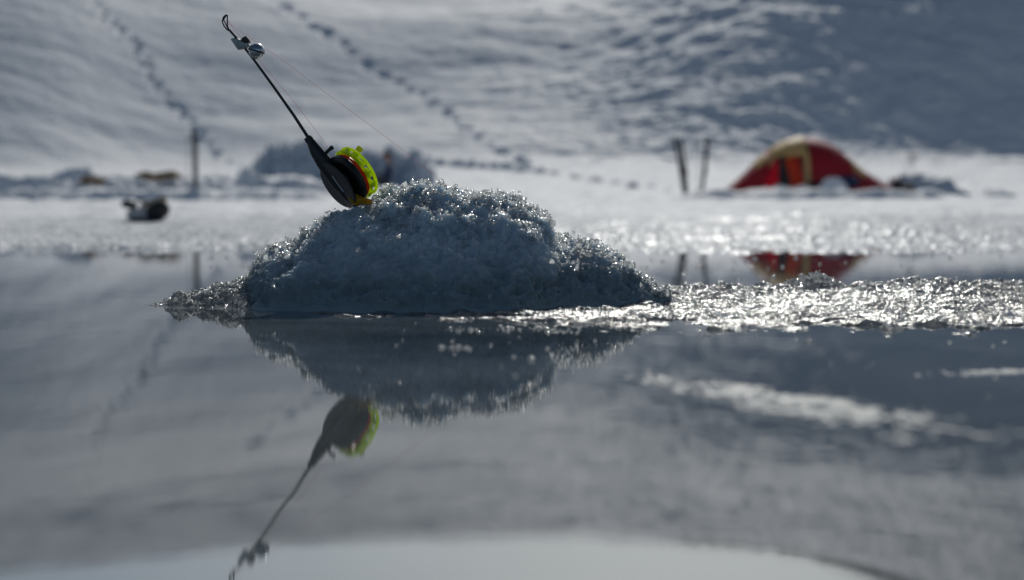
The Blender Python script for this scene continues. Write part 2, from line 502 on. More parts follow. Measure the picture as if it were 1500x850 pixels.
# footprints: pits pressed into the snow along the two tracks
def track(pix, step_px, jitter, size, depth):
    pix = np.array(pix, float)
    seg = np.hypot(*np.diff(pix, axis=0).T); cum = np.concatenate([[0], np.cumsum(seg)])
    pos, k = 0.0, 0
    while pos < cum[-1]:
        px, py = np.interp(pos, cum, pix[:, 0]), np.interp(pos, cum, pix[:, 1])
        sx = jitter * (1 if k % 2 else -1) + random.uniform(-2, 2)
        X, d = hit(px + sx, py + random.uniform(-1.5, 1.5))
        wx = size * d / F * random.uniform(.6, 1.35); wd = max(wx * 1.0, 0.25)
        i0, i1 = np.searchsorted(D, d - 4 * wd), np.searchsorted(D, d + 4 * wd)
        j0, j1 = np.searchsorted(U, (X - 4 * wx) / d), np.searchsorted(U, (X + 4 * wx) / d)
        q = np.exp(-(((XX[i0:i1, j0:j1] - X) / wx) ** 2 + ((DD[i0:i1, j0:j1] - d) / wd) ** 2) ** 1.5)
        Z[i0:i1, j0:j1] += (-depth if d > 60 else 0.75 * depth) * random.uniform(.7, 1.2) * wx * q   # deep pits on the slope, kicked-up clods on the flat
        pos += step_px * random.choice((.45, .8, 1.0, 1.2, 1.5)) * random.uniform(.85, 1.15); k += 1
track([(128, -40), (138, 5), (160, 32), (200, 68), (212, 92), (226, 118), (252, 152), (284, 182), (302, 214), (328, 236), (345, 245)], 9.5, 4.5, 5.2, 1.2)
track([(360, -40), (410, 5), (450, 30), (500, 65), (545, 100), (600, 130), (640, 152), (680, 186), (720, 213), (760, 235), (800, 252), (870, 266), (950, 276), (990, 281)], 19, 3, 7.5, 1.4)
track([(628, 237), (680, 243), (740, 248), (800, 254)], 5, 1.5, 6.5, 1.2)

# outer wings drop away from the lake so the sheet ends behind the hills
terr = mesh_np('snow_slope', np.stack([XX, DD, Z], -1).reshape(-1, 3), grid_faces(len(D), len(U)), SNOW)
terr.materials.append(CRUST)
cd = DD[:-1, :-1] + 3.5 * fbm(XX[:-1, :-1] / 1.5, DD[:-1, :-1] / 1.2, 6.6, 3)
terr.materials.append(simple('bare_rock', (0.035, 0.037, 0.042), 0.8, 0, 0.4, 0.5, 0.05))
pxc, dc = PX[:-1, :-1], DD[:-1, :-1]
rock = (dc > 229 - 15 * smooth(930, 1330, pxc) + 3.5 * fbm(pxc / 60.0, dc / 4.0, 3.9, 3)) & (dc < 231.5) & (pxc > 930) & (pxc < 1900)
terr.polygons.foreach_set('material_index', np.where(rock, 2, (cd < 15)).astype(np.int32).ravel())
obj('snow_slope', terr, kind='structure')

# ------------------------------------------------------------------ lake: one wet mirror-like ice sheet
me = mesh_np('lake_water', np.array([(-700, -700, 0), (700, -700, 0), (700, 700, 0), (-700, 700, 0)], float), np.array([[0, 1, 2, 3]]), WATER)
obj('lake_water', me, kind='structure')

# ------------------------------------------------------------------ crystals helper
ICO = bmesh.new(); bmesh.ops.create_icosphere(ICO, subdivisions=2, radius=1)
ICO_V = np.array([v.co[:] for v in ICO.verts]); ICO_F = np.array([[v.index for v in f.verts] for f in ICO.faces]); ICO.free()
def crystals(name, P, size, mat, flat=1.0):
    n = len(P)
    m_ = len(ICO_V)
    V = ICO_V[None] * rng.uniform(0.80, 1.18, (n, m_, 1)) * rng.uniform(0.6, 1.45, (n, 1, 3))
    V[:, :, 2] *= flat
    a = rng.uniform(0, 2 * math.pi, n); c, s_ = np.cos(a)[:, None], np.sin(a)[:, None]
    X = V[:, :, 0] * c - V[:, :, 1] * s_; Y = V[:, :, 0] * s_ + V[:, :, 1] * c
    V = np.stack([X, Y, V[:, :, 2]], -1) * size[:, None, None] + P[:, None, :]
    Fc = ICO_F[None] + (np.arange(n) * m_)[:, None, None]
    return mesh_np(name, V.reshape(-1, 3), Fc.reshape(-1, 3), mat, True)

def surf_normals(X, Y, Zg):
    P = np.stack([X, Y, Zg], -1); gx = np.gradient(P, axis=1)
    gy = np.gradient(P, axis=0)
    n = np.cross(gx, gy); n /= np.linalg.norm(n, axis=-1)[..., None] + 1e-12
    n[n[..., 2] < 0] *= -1
    return n

# ------------------------------------------------------------------ the mound of ice dug out of the hole
out_px = [(362, 448), (374, 436), (377, 415), (380, 390), (388, 372), (405, 363), (430, 352), (455, 335), (480, 322), (505, 314), (525, 308), (545, 299),
          (560, 285), (580, 278), (600, 276), (615, 273), (625, 268), (640, 273), (665, 279), (700, 290), (720, 292), (740, 291), (760, 297),
          (790, 307), (801, 315), (809, 334), (813, 350), (840, 355), (870, 363), (900, 379), (920, 393), (940, 407), (965, 424), (985, 440), (1000, 450)]
op = np.array([pt(a, b, 2.5)[:] for a, b in out_px])
mx = np.linspace(-0.50, 0.34, 640)
my = np.linspace(2.16, 2.92, 430)
MX, MY = np.meshgrid(mx, my)
wob = 0.012 * fbm(MX / 0.09, MY / 0.09, 2.0, 3)
T = np.interp(MX + wob, op[:, 0], op[:, 2], left=-0.03, right=-0.03)
px_m = 750 + MX * F / 2.5
front = np.interp(px_m, [340, 400, 500, 620, 760, 830, 940, 1010], [2.40, 2.30, 2.25, 2.22, 2.24, 2.32, 2.38, 2.44]) + 0.02 * fbm(MX / 0.11, MY / 0.2, 8.0, 3)
back = np.interp(px_m, [340, 400, 500, 620, 760, 830, 940, 1010], [2.58, 2.70, 2.78, 2.84, 2.82, 2.70, 2.64, 2.56]) + 0.02 * fbm(MX / 0.11, MY / 0.2, 18.0, 3)
crest_d = 2.5 + 0.012 * perlin(MX / 0.12, MY / 0.3, 3.0)
sf = np.clip((MY - front) / (crest_d - front), 0, 1); sb = np.clip((back - MY) / (back - crest_d), 0, 1)
g = np.minimum(np.sin(sf * math.pi / 2) ** 0.85, np.sin(sb * math.pi / 2) ** 0.85)
MZ = (T + 0.03) * g - 0.03
body = smooth(0.0, 0.025, MZ)
N0 = surf_normals(MX, MY, MZ)
lump = fbm(MX / 0.065, MY / 0.065, MZ / 0.065, 3, 0.5)
lw = worley(MX / 0.042, MY / 0.042, MZ / 0.042)
gr = worley(MX / 0.013, MY / 0.013, MZ / 0.013)
gr2 = worley(MX / 0.0065, MY / 0.0065, MZ / 0.0065)
fine = fbm(MX / 0.012, MY / 0.012, MZ / 0.012, 2)
hi = 0.6 + 0.4 * smooth(0.05, 0.17, MZ)
lump2 = fbm(MX / 0.13 + 9, MY / 0.13, MZ / 0.10, 2)
disp = body * (0.011 * lump2 + 0.009 * lump + 0.012 * (0.5 - lw) + hi * 0.0085 * (0.5 - gr) + 0.0042 * (0.5 - gr2) + 0.0026 * fine)
rid = 1 - np.abs(fbm(MX / 0.055, MY / 0.03, MZ / 0.022 + 4, 3, .6))
disp += body * (1 - smooth(0.035, 0.10, MZ + 0.03 * lump2)) * 0.020 * (rid - 0.6)
MP = np.stack([MX, MY, MZ], -1) + N0 * disp[..., None]
mound = mesh_np('snow_mound', MP.reshape(-1, 3), grid_faces(len(my), len(mx)), MOUND)
mound_o = obj('snow_mound', mound, None, 'heap of glassy ice chips and wet snow with the fishing rod stuck in its top', 'snow mound')
# loose grains all over it
cell = np.where((MP[:-1, :-1, 2] > 0.012).ravel())[0]
MPc, N0c = MP[:-1, :-1].reshape(-1, 3), N0[:-1, :-1].reshape(-1, 3)
wgt = (0.05 + 2.6 * smooth(0.30, 1.0, g[:-1, :-1].ravel()[cell] + 0.10 * (lw[:-1, :-1].ravel()[cell] < .4)) ** 3 + 0.12 * (MPc[cell, 2] < 0.05))
wgt *= 1 - 0.93 * np.exp(-((750 + MPc[cell, 0] * F / 2.5 - 518) / 26) ** 4)
wgt *= np.clip(1.0 / np.maximum(N0c[cell, 2], 0.15), 1, 4)
NCR = 8000
pick = rng.choice(cell, NCR, p=wgt / wgt.sum())
q = MPc[pick] + rng.normal(0, 0.0012, (NCR, 3))
nn = N0c[pick]
sz = rng.gamma(1.3, 0.00085, NCR) + 0.0006
sz[:260] += rng.gamma(2.0, 0.0004, 260)          # a few larger clumps
q = q + nn * (sz * rng.uniform(0.1, 0.9, NCR) + rng.exponential(0.0020, NCR) * smooth(.8, 1, g[:-1, :-1].ravel()[pick]))[:, None]
obj('ice_crystals', crystals('ice_crystals', q, sz, CRYSTAL), mound_o, kind='stuff')

def mound_z(x, d):
    j = np.clip(np.searchsorted(mx, x), 1, len(mx) - 1); i = np.clip(np.searchsorted(my, d), 1, len(my) - 1)
    return float(MP[i, j, 2])

# ------------------------------------------------------------------ slush frozen round the mound
sx = np.linspace(-0.76, 1.40, 1150); sy = np.linspace(1.72, 3.42, 640)
SX, SY = np.meshgrid(sx, sy)
n1 = fbm(SX / 0.22, SY / 0.16, 1.3, 4, 0.55)
fr_d = np.interp(SX, [-0.40, -0.33, -0.22, -0.10, 0.0, 0.10, 0.3, 0.5, 0.75, 1.75], [2.32, 2.22, 2.16, 2.10, 2.02, 1.93, 1.93, 1.90, 1.88, 1.8]) + 0.11 * n1 + 0.15 * fbm(SX / 0.07, SY / 0.05, 6.1, 3, .6)
bk_d = np.interp(SX, [-0.4, 0.1, 0.3, 0.6, 1.0, 1.75], [2.62, 2.75, 3.02, 3.08, 3.05, 3.2]) + 0.13 * fbm(SX / 0.25, SY / 0.3, 4.4, 3)
e = np.minimum(SY - fr_d, bk_d - SY); e = np.where(SX > -0.40, e, -1)
e = np.minimum(e, (SX + 0.40) * 1.2)
band = smooth(-0.05, 0.12, e)
th = -0.013 + 0.0143 * band + 0.006 * smooth(2.5, 2.95, SY) * band * smooth(0.2, 0.4, SX)
# tongue on the left of the mound
tx = (SX + 0.665) / 0.30
tong = smooth(0, 1, tx) * (1 - smooth(0.95, 1.1, tx)) * np.exp(-((SY - 2.47 - 0.02 * n1) / (0.06 + 0.06 * np.clip(tx, 0, 1))) ** 4)
th = np.maximum(th, -0.014 + tong * 0.050 * (1 + 0.2 * n1) + 0.012 * (tong > 0.02))
patch = 0.75 + 0.65 * smooth(-0.25, 0.45, fbm(SX / 0.16 + 7, SY / 0.10, 2.7, 3, .55))
wa = worley(SX / 0.05, SY / 0.05); wb = worley(SX / 0.010, SY / 0.011); wc = worley(SX / 0.12, SY / 0.10)
act = np.maximum(band * smooth(-.04, 0.22, SY - fr_d) ** .7, 2.4 * smooth(0, 0.2, tong) * (SX < -0.36))
SZ = th + act * (0.012 * smooth(2.55, 2.9, SY) * fbm(SX / 0.05, SY / 0.05, 9.3, 3, .6) + 0.010 * np.clip(0.45 - wa, -0.3, 1) + patch * 0.0030 * (0.5 - wb) + 0.020 * np.clip(0.26 - wc, 0, 1) + patch * 0.0013 * fbm(SX / 0.006, SY / 0.006, 3.0, 2)) + 0.003 * n1 * act
# one bigger lump in front of the tent's reflection
c = pt(1190, 425, 2.85)
SZ += 0.030 * np.exp(-(((SX - c.x) / 0.045) ** 2 + ((SY - 2.85) / 0.05) ** 2)) * (0.7 + 0.6 * (0.5 - wb))
slush_me = mesh_np('slush', np.stack([SX, SY, SZ], -1).reshape(-1, 3), grid_faces(len(sy), len(sx)), SLUSH, False)
keep = (np.maximum.reduce([SZ[:-1, :-1], SZ[1:, :-1], SZ[:-1, 1:], SZ[1:, 1:]]) > -0.002).ravel()
fc = grid_faces(len(sy), len(sx))[keep]
used = np.unique(fc); remap = np.zeros(SZ.size, int); remap[used] = np.arange(len(used))
bpy.data.meshes.remove(slush_me)
slush_me = mesh_np('slush', np.stack([SX, SY, SZ], -1).reshape(-1, 3)[used], remap[fc], SLUSH, False)
obj('slush', slush_me, None, 'glittering crust of grey slush frozen round the ice heap', 'slush', kind='stuff')
ok = np.where((SZ > 0.002).ravel())[0]
NG = 3000
pick = rng.choice(ok, NG)
q = np.stack([SX, SY, SZ], -1).reshape(-1, 3)[pick] + rng.normal(0, 0.0012, (NG, 3))
sz = rng.gamma(2.5, 0.0003, NG) + 0.0005
# bigger broken pieces standing along the rear rim and on the left tongue
NB = 420
okb = np.where((SZ > 0.004).ravel())[0]
fx_, fy_ = SX.ravel()[okb], SY.ravel()[okb]
wb_ = np.where(fx_ < -0.36, 6.0, 0.25 + 3.0 * smooth(2.55, 2.95, fy_) + 1.2 * (fy_ < fr_d.ravel()[okb] + .08))
pb_ = rng.choice(okb, NB, p=wb_ / wb_.sum())
q = np.concatenate([q, np.stack([SX, SY, SZ], -1).reshape(-1, 3)[pb_]]); sz = np.concatenate([sz, rng.gamma(3, 0.0011, NB) + 0.0015])
okl = okb[fx_ < -0.36]; pl_ = rng.choice(okl, 1600)
q = np.concatenate([q, np.stack([SX, SY, SZ], -1).reshape(-1, 3)[pl_]]); sz = np.concatenate([sz, rng.gamma(2.5, 0.0005, 1600) + 0.0007])
obj('ice_grains', crystals('ice_grains', q, sz, CRYSTAL, 0.7), None, 'loose clear ice grains on the slush', 'ice grains', kind='stuff')

# thin frost films lying on the wet ice in the foreground
def film(p0, p1, w0, w1, nseed, hgt):
    p0, p1 = np.array(p0), np.array(p1); L = np.linalg.norm(p1 - p0); t = (p1 - p0) / L; nrm = np.array([-t[1], t[0]])
    a = np.linspace(0, 1, 160); b = np.linspace(-1, 1, 60)
    A, B = np.meshgrid(a, b); W = np.interp(A, [0, .5, 1], [w0, (w0 + w1) * .6, w1])
    X = p0[0] + t[0] * A * L + nrm[0] * B * W; Y = p0[1] + t[1] * A * L + nrm[1] * B * W
    m = (1 - np.abs(B) ** 2) * np.sin(np.pi * np.clip(A, 0, 1)) ** 0.6
    Zf = hgt * (m - 0.75 + 0.75 * fbm(X / 0.05, Y / 0.05, nseed, 3, 0.6) + 0.9 * fbm(X / 0.012, Y / 0.012, nseed, 3, 0.7) + 0.35 * (0.5 - worley(X / 0.008, Y / 0.008)))
    kp = (np.maximum.reduce([Zf[:-1, :-1], Zf[1:, :-1], Zf[:-1, 1:], Zf[1:, 1:]]) > -0.0005).ravel()
    fcs = grid_faces(60, 160)[kp]; us = np.unique(fcs); rm = np.zeros(A.size, int); rm[us] = np.arange(len(us))
    return np.stack([X, Y, Zf], -1).reshape(-1, 3)[us], rm[fcs]
def gp(px, py):
    d = CAM_H / math.tan(TILT + math.atan((py - 425) / F)); p = pt(px, py, d); return (p.x, d)
vs, fs, off = [], [], 0
for a_, b_, w0, w1, sd, hg in ((gp(925, 546), gp(1440, 642), .032, .07, 1.0, .0014), (gp(1330, 549), gp(1620, 541), .02, .03, 3.0, .0010)):
    v_, f_ = film(a_, b_, w0, w1, sd, hg); vs.append(v_); fs.append(f_ + off); off += len(v_)
obj('frost_film', mesh_np('frost_film', np.concatenate(vs), np.concatenate(fs), FILM, False), None, 'pale streaks of frost on the wet ice in the foreground', 'frost', kind='stuff')
# scattered crumbs that catch the sun
cr = []
for _ in range(50):
    px, py = random.uniform(560, 1500), 470 + abs(random.gauss(0, 45)); cr.append((*gp(px, py), 0.0012))
for px, py in [(690, 484), (672, 509), (878, 580), (903, 575), (1190, 576), (1242, 607), (1328, 619), (1448, 582), (1270, 540), (1033, 555), (1010, 560)]:
    cr.append((*gp(px, py), 0.0015))
for _ in range(110):
    px, py = random.uniform(880, 1500), random.uniform(372, 412); cr.append((*gp(px, py), 0.003))
for _ in range(22):
    px, py = random.uniform(230, 390), random.uniform(376, 392); cr.append((*gp(px, py), 0.003))
fl_ = []
for px, py, w in [(688, 484, .022), (670, 510, .016), (745, 483, .012), (820, 486, .02), (790, 480, .012)]:
    for _ in range(26):
        p_ = gp(px + random.gauss(0, w * 700), py + random.gauss(0, 2.0)); fl_.append((*p_, 0.0008))
cr = np.array(cr + fl_)
obj('ice_crumbs', crystals('ice_crumbs', cr, rng.gamma(1.6, 0.0008, len(cr)) * np.maximum(1, cr[:, 1] / 2) + 0.0006, GLINT, 0.45), None,
    'scattered crumbs of ice lying on the mirror-smooth water', 'ice crumbs', kind='stuff')

cg = []
ii, jj = np.where((Z > 0.004) & (DD < 10.5) & (np.abs(UU) < 0.42))
sel = rng.choice(len(ii), 9000, p=None)
cg = np.stack([XX[ii[sel], jj[sel]], DD[ii[sel], jj[sel]], Z[ii[sel], jj[sel]]], -1)
cg[:, :2] += rng.normal(0, .006, (9000, 2))
obj('frost_grains', crystals('frost_grains', cg, rng.gamma(2.0, 0.0013, 9000) + 0.0012, GLINT, 0.7), None,
    'coarse frost grains sparkling along the far edge of the water', 'frost grains', kind='stuff')

# ------------------------------------------------------------------ the fishing rod
DR = 2.5
PXM = DR / F                                         # metres per photo pixel at the rod
def R(px, py, off=0.0): return pt(px, py, DR + off)
rod = thing('fishing_rod', R(520, 303), 'short black ice fishing rod with neon green reel leaning left out of the ice heap', 'fishing rod')
MB().tube([R(455, 207), R(430, 168.5), R(400, 126), R(370, 85), R(350, 60), R(336, 44)], [2.6 * PXM, 2.3 * PXM, 2.1 * PXM, 1.9 * PXM, 1.8 * PXM, 1.7 * PXM], 12).build('rod_blank', BLACKROD, rod)
g_ = MB()
g_.tube([R(336, 45), R(334.5, 42), R(333, 38), R(333, 30), R(333, 22), R(331, 22), R(328, 26), R(325.5, 32), R(328, 38), R(332, 43), R(335, 45)], 1.0 * PXM, 8)
g_.tube([R(327, 27, .003), R(331, 36, .004), R(334, 43, .002)], 0.8 * PXM, 8)
g_.tube([R(326, 31), R(328, 26), R(331.5, 22)], [1.2 * PXM, 2.0 * PXM, 1.4 * PXM], 8)
g_.build('tip_guide', BLACKROD, rod)
MB().tube([R(450, 201), R(453, 205), R(455, 207.5), R(456.5, 209.5), R(463, 221), R(472, 234), R(483, 248), R(497, 267), R(509, 284), R(517, 296), R(521, 304), R(530, 330)],
          [v * PXM for v in (5.5, 6.5, 6.0, 7.0, 9.5, 11.5, 13, 12.5, 10, 6.5, 3.0, 2.0)], 20, squash=0.8).build('handle', BLACK, rod)
# reel: axle tipped away from the camera
ax_a = Vector((0.618, 0, -0.786)); ax_n = Vector((-0.681, -0.5, -0.535)).normalized()
RC = R(509, 262); RR = 38.5 * PXM
def disc(c, r, h0, h1, bev=0.0015):
    return [(0, h0), (r - bev, h0), (r, h0 + bev), (r, h1 - bev), (r - bev, h1), (0, h1)]
MB().lathe(RC, ax_n, [(0, -0.006), (RR - .002, -0.006), (RR, -0.004), (RR, 0.003), (RR - .003, 0.006), (RR * .75, 0.007), (RR * .70, 0.005), (RR * .3, 0.005), (RR * .26, 0.009), (0, 0.010)], 64).build('reel_housing', BLACK, rod)
MB().lathe(R(503, 267), ax_n, disc(0, RR * .98, 0.011, 0.0145), 64).build('palm_plate', GREY, rod)
MB().tube([R(487, 258, -.03), R(493, 267, -.032), R(503, 281, -.031)], 0.8 * PXM, 8).build('seam_strip', STEEL, rod)
MB().lathe(RC, ax_n, [(RR * .3, -0.0165), (RR * .86, -0.0165), (RR * .925, -0.0115), (RR * .86, -0.0065), (RR * .3, -0.0065), (RR * .3, -0.0165)], 64).build('wound_line', REDLINE, rod)
rim = MB()
def ring(mb, r0, r1, h0, h1, n=72): mb.lathe(RC, ax_n, [(r0, h0), (r1, h0), (r1 + .001, (h0 + h1) / 2), (r1, h1), (r0, h1), (r0, h0)], n, xdir=ax_a)
ring(rim, RR * .94, RR * 1.03, -0.0165, -0.0125); ring(rim, RR * .94, RR * 1.03, -0.0285, -0.0245); ring(rim, RR * .60, RR * .76, -0.0225, -0.0185); ring(rim, RR * .1, RR * .22, -0.0225, -0.0185)
bx = ax_n.cross(ax_a).normalized()
for k in range(10):
    q0 = 2 * math.pi * k / 10
    e1 = ax_a * math.cos(q0) + bx * math.sin(q0); e2 = ax_n.cross(e1)
    cpos = RC + e1 * RR * .865 - ax_n * .0205
    rim.prism([cpos + e1 * RR * .115 + e2 * .0060, cpos - e1 * RR * .115 + e2 * .0060, cpos - e1 * RR * .115 - e2 * .0060, cpos + e1 * RR * .115 - e2 * .0060], ax_n * .0038)
for k in range(13):
    q0 = 2 * math.pi * (k + .3) / 13
    e1 = ax_a * math.cos(q0) + bx * math.sin(q0); e2 = ax_n.cross(e1)
    cpos = RC + e1 * RR * .985 - ax_n * .0205
    rim.prism([cpos + e1 * .0016 + e2 * .0048, cpos - e1 * .0016 + e2 * .0048, cpos - e1 * .0016 - e2 * .0048, cpos + e1 * .0016 - e2 * .0048], ax_n * .0084)
for k in range(5):
    q0 = 2 * math.pi * k / 5
    e1 = ax_a * math.cos(q0) + bx * math.sin(q0); e2 = ax_n.cross(e1)
    cpos = RC + e1 * RR * .41 - ax_n * .0205
    rim.prism([cpos + e1 * RR * .2 + e2 * .005, cpos - e1 * RR * .2 + e2 * .005, cpos - e1 * RR * .2 - e2 * .005, cpos + e1 * RR * .2 - e2 * .005], ax_n * .0036)
rim_o = rim.build('spool_rim', GREEN, rod)
k0 = R(511, 235, .012); k1 = R(527.5, 218, .03)
MB().tube([k0, k0.lerp(k1, .35), k0.lerp(k1, .8), k1, k1 + (k1 - k0) * .04], [5.6 * PXM, 4.0 * PXM, 4.4 * PXM, 5.6 * PXM, 4.2 * PXM], 14).build('crank_knob', YGREEN, rim_o)
MB().tube([R(513, 287, -.012), R(519, 291, -.014), R(525, 295, -.013), R(533, 295, -.008), R(541, 297, .0), R(544, 298, .003)], [v * PXM for v in (5, 8, 8, 6, 5.4, 3)], 14, squash=0.8).build('reel_foot', YELLOW, rod)
MB().tube([R(473, 229), R(478, 223.5), R(483, 219), R(486, 216.5), R(488, 215)], [v * PXM for v in (3.2, 2.6, 2.6, 3.6, 2.4)], 12).build('line_peg', BLACK, rod)
def line_pts(L): return [R(a, b) for a, b in L]
MB().tube(line_pts([(333, 30), (337.7, 36), (365, 55), (401, 79.5), (434, 103), (466, 128), (505, 156), (545, 186), (583, 214), (620, 244), (645, 263), (669, 283)]), 0.00026, 6).build('fishing_line', THREAD, rod)
MB().tube(line_pts([(333, 31), (345, 45), (381, 90), (406, 120), (432, 151), (458, 185), (482, 218)]), 0.00028, 6).build('fishing_line', THREAD, rod)

# bite bell clamped near the tip
bell = thing('bite_bell', R(350, 64), 'small round steel bite bell on a grey clip clamped below the rod tip', 'bell')
MB().prism([R(338, 57.5), R(344, 56), (R(357, 60.5)), R(365.5, 66.5), R(362, 71.5), R(349, 73.5)], (0, .011, 0)).build('clip', CLIPGREY, bell, bevel=.0012)
w_ = MB().prism([R(353, 60), R(357, 55), R(362, 53.5), R(366, 59), R(366.5, 63), R(360, 64)], (0, .016, 0))
w_.build('clamp_wing', BLACK, bell, bevel=.001)
MB().tube([R(344, 56.5), R(347, 58.5), R(351, 60)], [2.0 * PXM, 3.0 * PXM, 2.0 * PXM], 10).build('clamp_screw', BLACK, bell)
MB().tube([R(360, 63.5, -.003), R(364, 67, -.003), R(369, 71, -.003)], [2.6 * PXM, 1.6 * PXM, 2.2 * PXM], 12).build('neck', STEEL, bell)
bc = R(376, 75, -.003); rb = 11.6 * PXM
prof = [(0, -rb)] + [(rb * math.cos(a), rb * math.sin(a)) for a in np.linspace(-1.45, 1.45, 28)] + [(0, rb)]
bell_ax = Vector((0.80, -0.25, -0.30)).normalized()
bs = MB().lathe(bc, bell_ax, prof, 40).build('bell_shell', STEEL, bell)
# the sound slot runs round half of the bell
sl = []
side = Vector((0.93, 0, -0.25)).normalized(); fr_ = Vector((0, -1, -0.05)).normalized()
for a in np.linspace(0.08, math.pi - .08, 30): sl.append(bc + (side * math.cos(a) + fr_ * math.sin(a)) * rb * 1.0)
MB().tube(sl, 1.3 * PXM, 8).build('sound_slot', BLACK, bs)

# ------------------------------------------------------------------ camp on the far shore
def ground(px, d):
    x = (px - 750) / F * d
    return Vector((x, d, terrain_z(x, d)))

SHADE_SNOW = simple('shaded_snow', (0.46, 0.52, 0.59), 0.7, 0, 0.12, 6, 0.02)  # darker, bluer snow: the shade on the walls is put into its colour
def snow_pile(name, pxs, tops, d, depth, label, seed, cat='snow pile', group=None, lumps=0.10, nx=150, mat=SNOW):
    """lumpy heap whose outline follows pixel columns pxs / tops at distance d"""
    x0, x1 = [(p - 750) / F * d for p in (pxs[0], pxs[-1])]
    xs = np.linspace(x0 - .1, x1 + .1, nx); ys = np.linspace(-depth, depth, 60)
    X, Y = np.meshgrid(xs, ys)
    wx = [(p - 750) / F * d for p in pxs]; wz = [pt(p, t, d).z for p, t in zip(pxs, tops)]
    base = np.array([terrain_z(x, d) for x in xs])
    top = np.interp(X, wx, wz) - base[None]
    lum = fbm(X / .45, Y / .45, seed, 4, .55)
    H = np.clip(top, 0, None) * np.clip(1 - (np.abs(Y) / depth) ** 5, 0, 1) ** .9
    w = worley(X / .33 + seed, Y / .3)
    H = H + smooth(0, .12, H) * (lumps * lum + lumps * 1.3 * (0.5 - w))
    tz = np.array([[terrain_z(x, d + y) for x in xs] for y in ys])
    fade = np.minimum(1, np.minimum(X - xs[0], xs[-1] - X) / .12) * np.clip((1 - np.abs(Y) / depth) / .12, 0, 1)
    Zp = tz + H * fade - 0.06 * (1 - fade)
    me = mesh_np(name, np.stack([X, Y + d, Zp], -1).reshape(-1, 3), grid_faces(60, nx), mat)
    return obj(name, me, None, label, cat, group)

snow_pile('snow_pile', [1075, 1095, 1120, 1140, 1170, 1195, 1212, 1225, 1240, 1270, 1300, 1330, 1345], [293, 284, 279, 276, 281, 280, 270, 268, 280, 284, 283, 286, 294], 32.3, .4,
          'long low heap of shovelled snow along the front of the red tent', 2.0)
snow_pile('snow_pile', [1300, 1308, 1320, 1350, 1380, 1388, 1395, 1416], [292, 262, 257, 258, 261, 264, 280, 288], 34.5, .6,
          'square-sided snow block wall to the right of the red tent', 5.0, 'snow wall', lumps=.05, mat=SHADE_SNOW)
snow_pile('snow_pile', [1428, 1445, 1465, 1480], [289, 283, 279, 285], 34.0, .4, 'small flat snow ridge right of the snow block wall', 8.0, lumps=.05)
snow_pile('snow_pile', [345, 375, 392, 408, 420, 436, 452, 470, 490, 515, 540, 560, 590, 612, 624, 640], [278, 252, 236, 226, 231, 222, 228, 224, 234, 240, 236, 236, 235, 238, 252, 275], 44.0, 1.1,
          'tall ragged wall of dug snow behind the fishing rod and the seated person', 11.0, 'snow wall', lumps=.42, nx=300, mat=SHADE_SNOW)
snow_pile('snow_pile', [60, 90, 150, 190, 260, 330, 370], [284, 268, 264, 270, 266, 268, 282], 33.6, .8, 'low churned snow heap under the brown bundles on the left', 14.0, lumps=.10)

# tent ---------------------------------------------------------------
TD = 34.2
tb = ground(1175, TD); tz0 = tb.z - 0.03
tent = thing('tent', (tb.x, TD, tz0), 'low red and yellow dome tent pitched on the snow shore', 'tent')
prof_px = np.array([(1054, 284), (1078, 266), (1105, 239), (1118, 226), (1132, 215), (1150, 206), (1170, 200.5), (1190, 203), (1208, 208), (1226, 219), (1240, 231), (1256, 246), (1276, 259), (1312, 279)])
tx_w = np.array([pt(a, b, TD).x for a, b in prof_px]); tz_w = np.array([pt(a, b, TD).z for a, b in prof_px])
def tent_h(x): return max(0.02, float(np.interp(x, tx_w, tz_w)) - tz0)
def tent_w(x):
    s_ = (x - tx_w[0]) / (tx_w[-1] - tx_w[0]); return 1.15 * max(0.06, math.sin(math.pi * min(max(s_, 0.02), .98))) ** .62
def tent_pt(x, phi, out=0.0):
    """phi 0 = ground on the camera side, 90 deg = ridge, 180 = ground behind"""
    h, w = tent_h(x), tent_w(x)
    c, s_ = math.cos(phi), math.sin(phi)
    y = -w * math.copysign(abs(c) ** .85, c); z = h * abs(s_) ** .9
    v = Vector((0, -c * h, s_ * w)); v = v.normalized() if v.length else v
    return Vector((x, TD + y, tz0 + z)) + v * out
def tent_patch(name, mat, xa, xb, pa, pb, out, nx=24, npn=24, label=None):
    """xa/xb, pa/pb may be functions giving the left/right edge (px) for a phi fraction"""
    V, n1, n2 = [], nx + 1, npn + 1
    for i in range(n2):
        t = i / npn; ph = math.radians(pa + (pb - pa) * t)
        l = xa(t) if callable(xa) else xa; r = xb(t) if callable(xb) else xb
        for j in range(n1):
            px = l + (r - l) * j / nx
            V.append(tent_pt((px - 750) / F * TD, ph, out)[:])
    me = mesh_np(name, np.array(V), grid_faces(n2, n1), mat)
    o = obj(name, me, tent, label)
    so = o.modifiers.new('thickness', 'SOLIDIFY'); so.thickness = 0.006
    return o
tent_patch('fly_sheet', RED_FAB, 1164, 1309, 0, 180, 0.0, 60, 60)
tent_patch('porch_sheet', RED_FAB, 1056, lambda t: 1105 + 24 * min(1, t * 120 / 44), 0, 120, 0.0, 24, 40)  # unseen far side left open so the sun lights the door from behind
tent_patch('roof_panel', YEL_FAB, lambda t: 1117 + 12 * t, lambda t: 1171 - 0 * t, 41, 112, 0.012)
tent_patch('roof_panel', YEL_FAB, lambda t: 1238, lambda t: 1258, 40, 120, 0.012)
tent_patch('pole_sleeve', YEL_FAB, 1164, 1172, 4, 46, 0.014, 6, 16)
tent_patch('pole_sleeve', YEL_FAB, lambda t: 1102 - 2 * t, lambda t: 1117, 55, 100, 0.010, 6, 16)
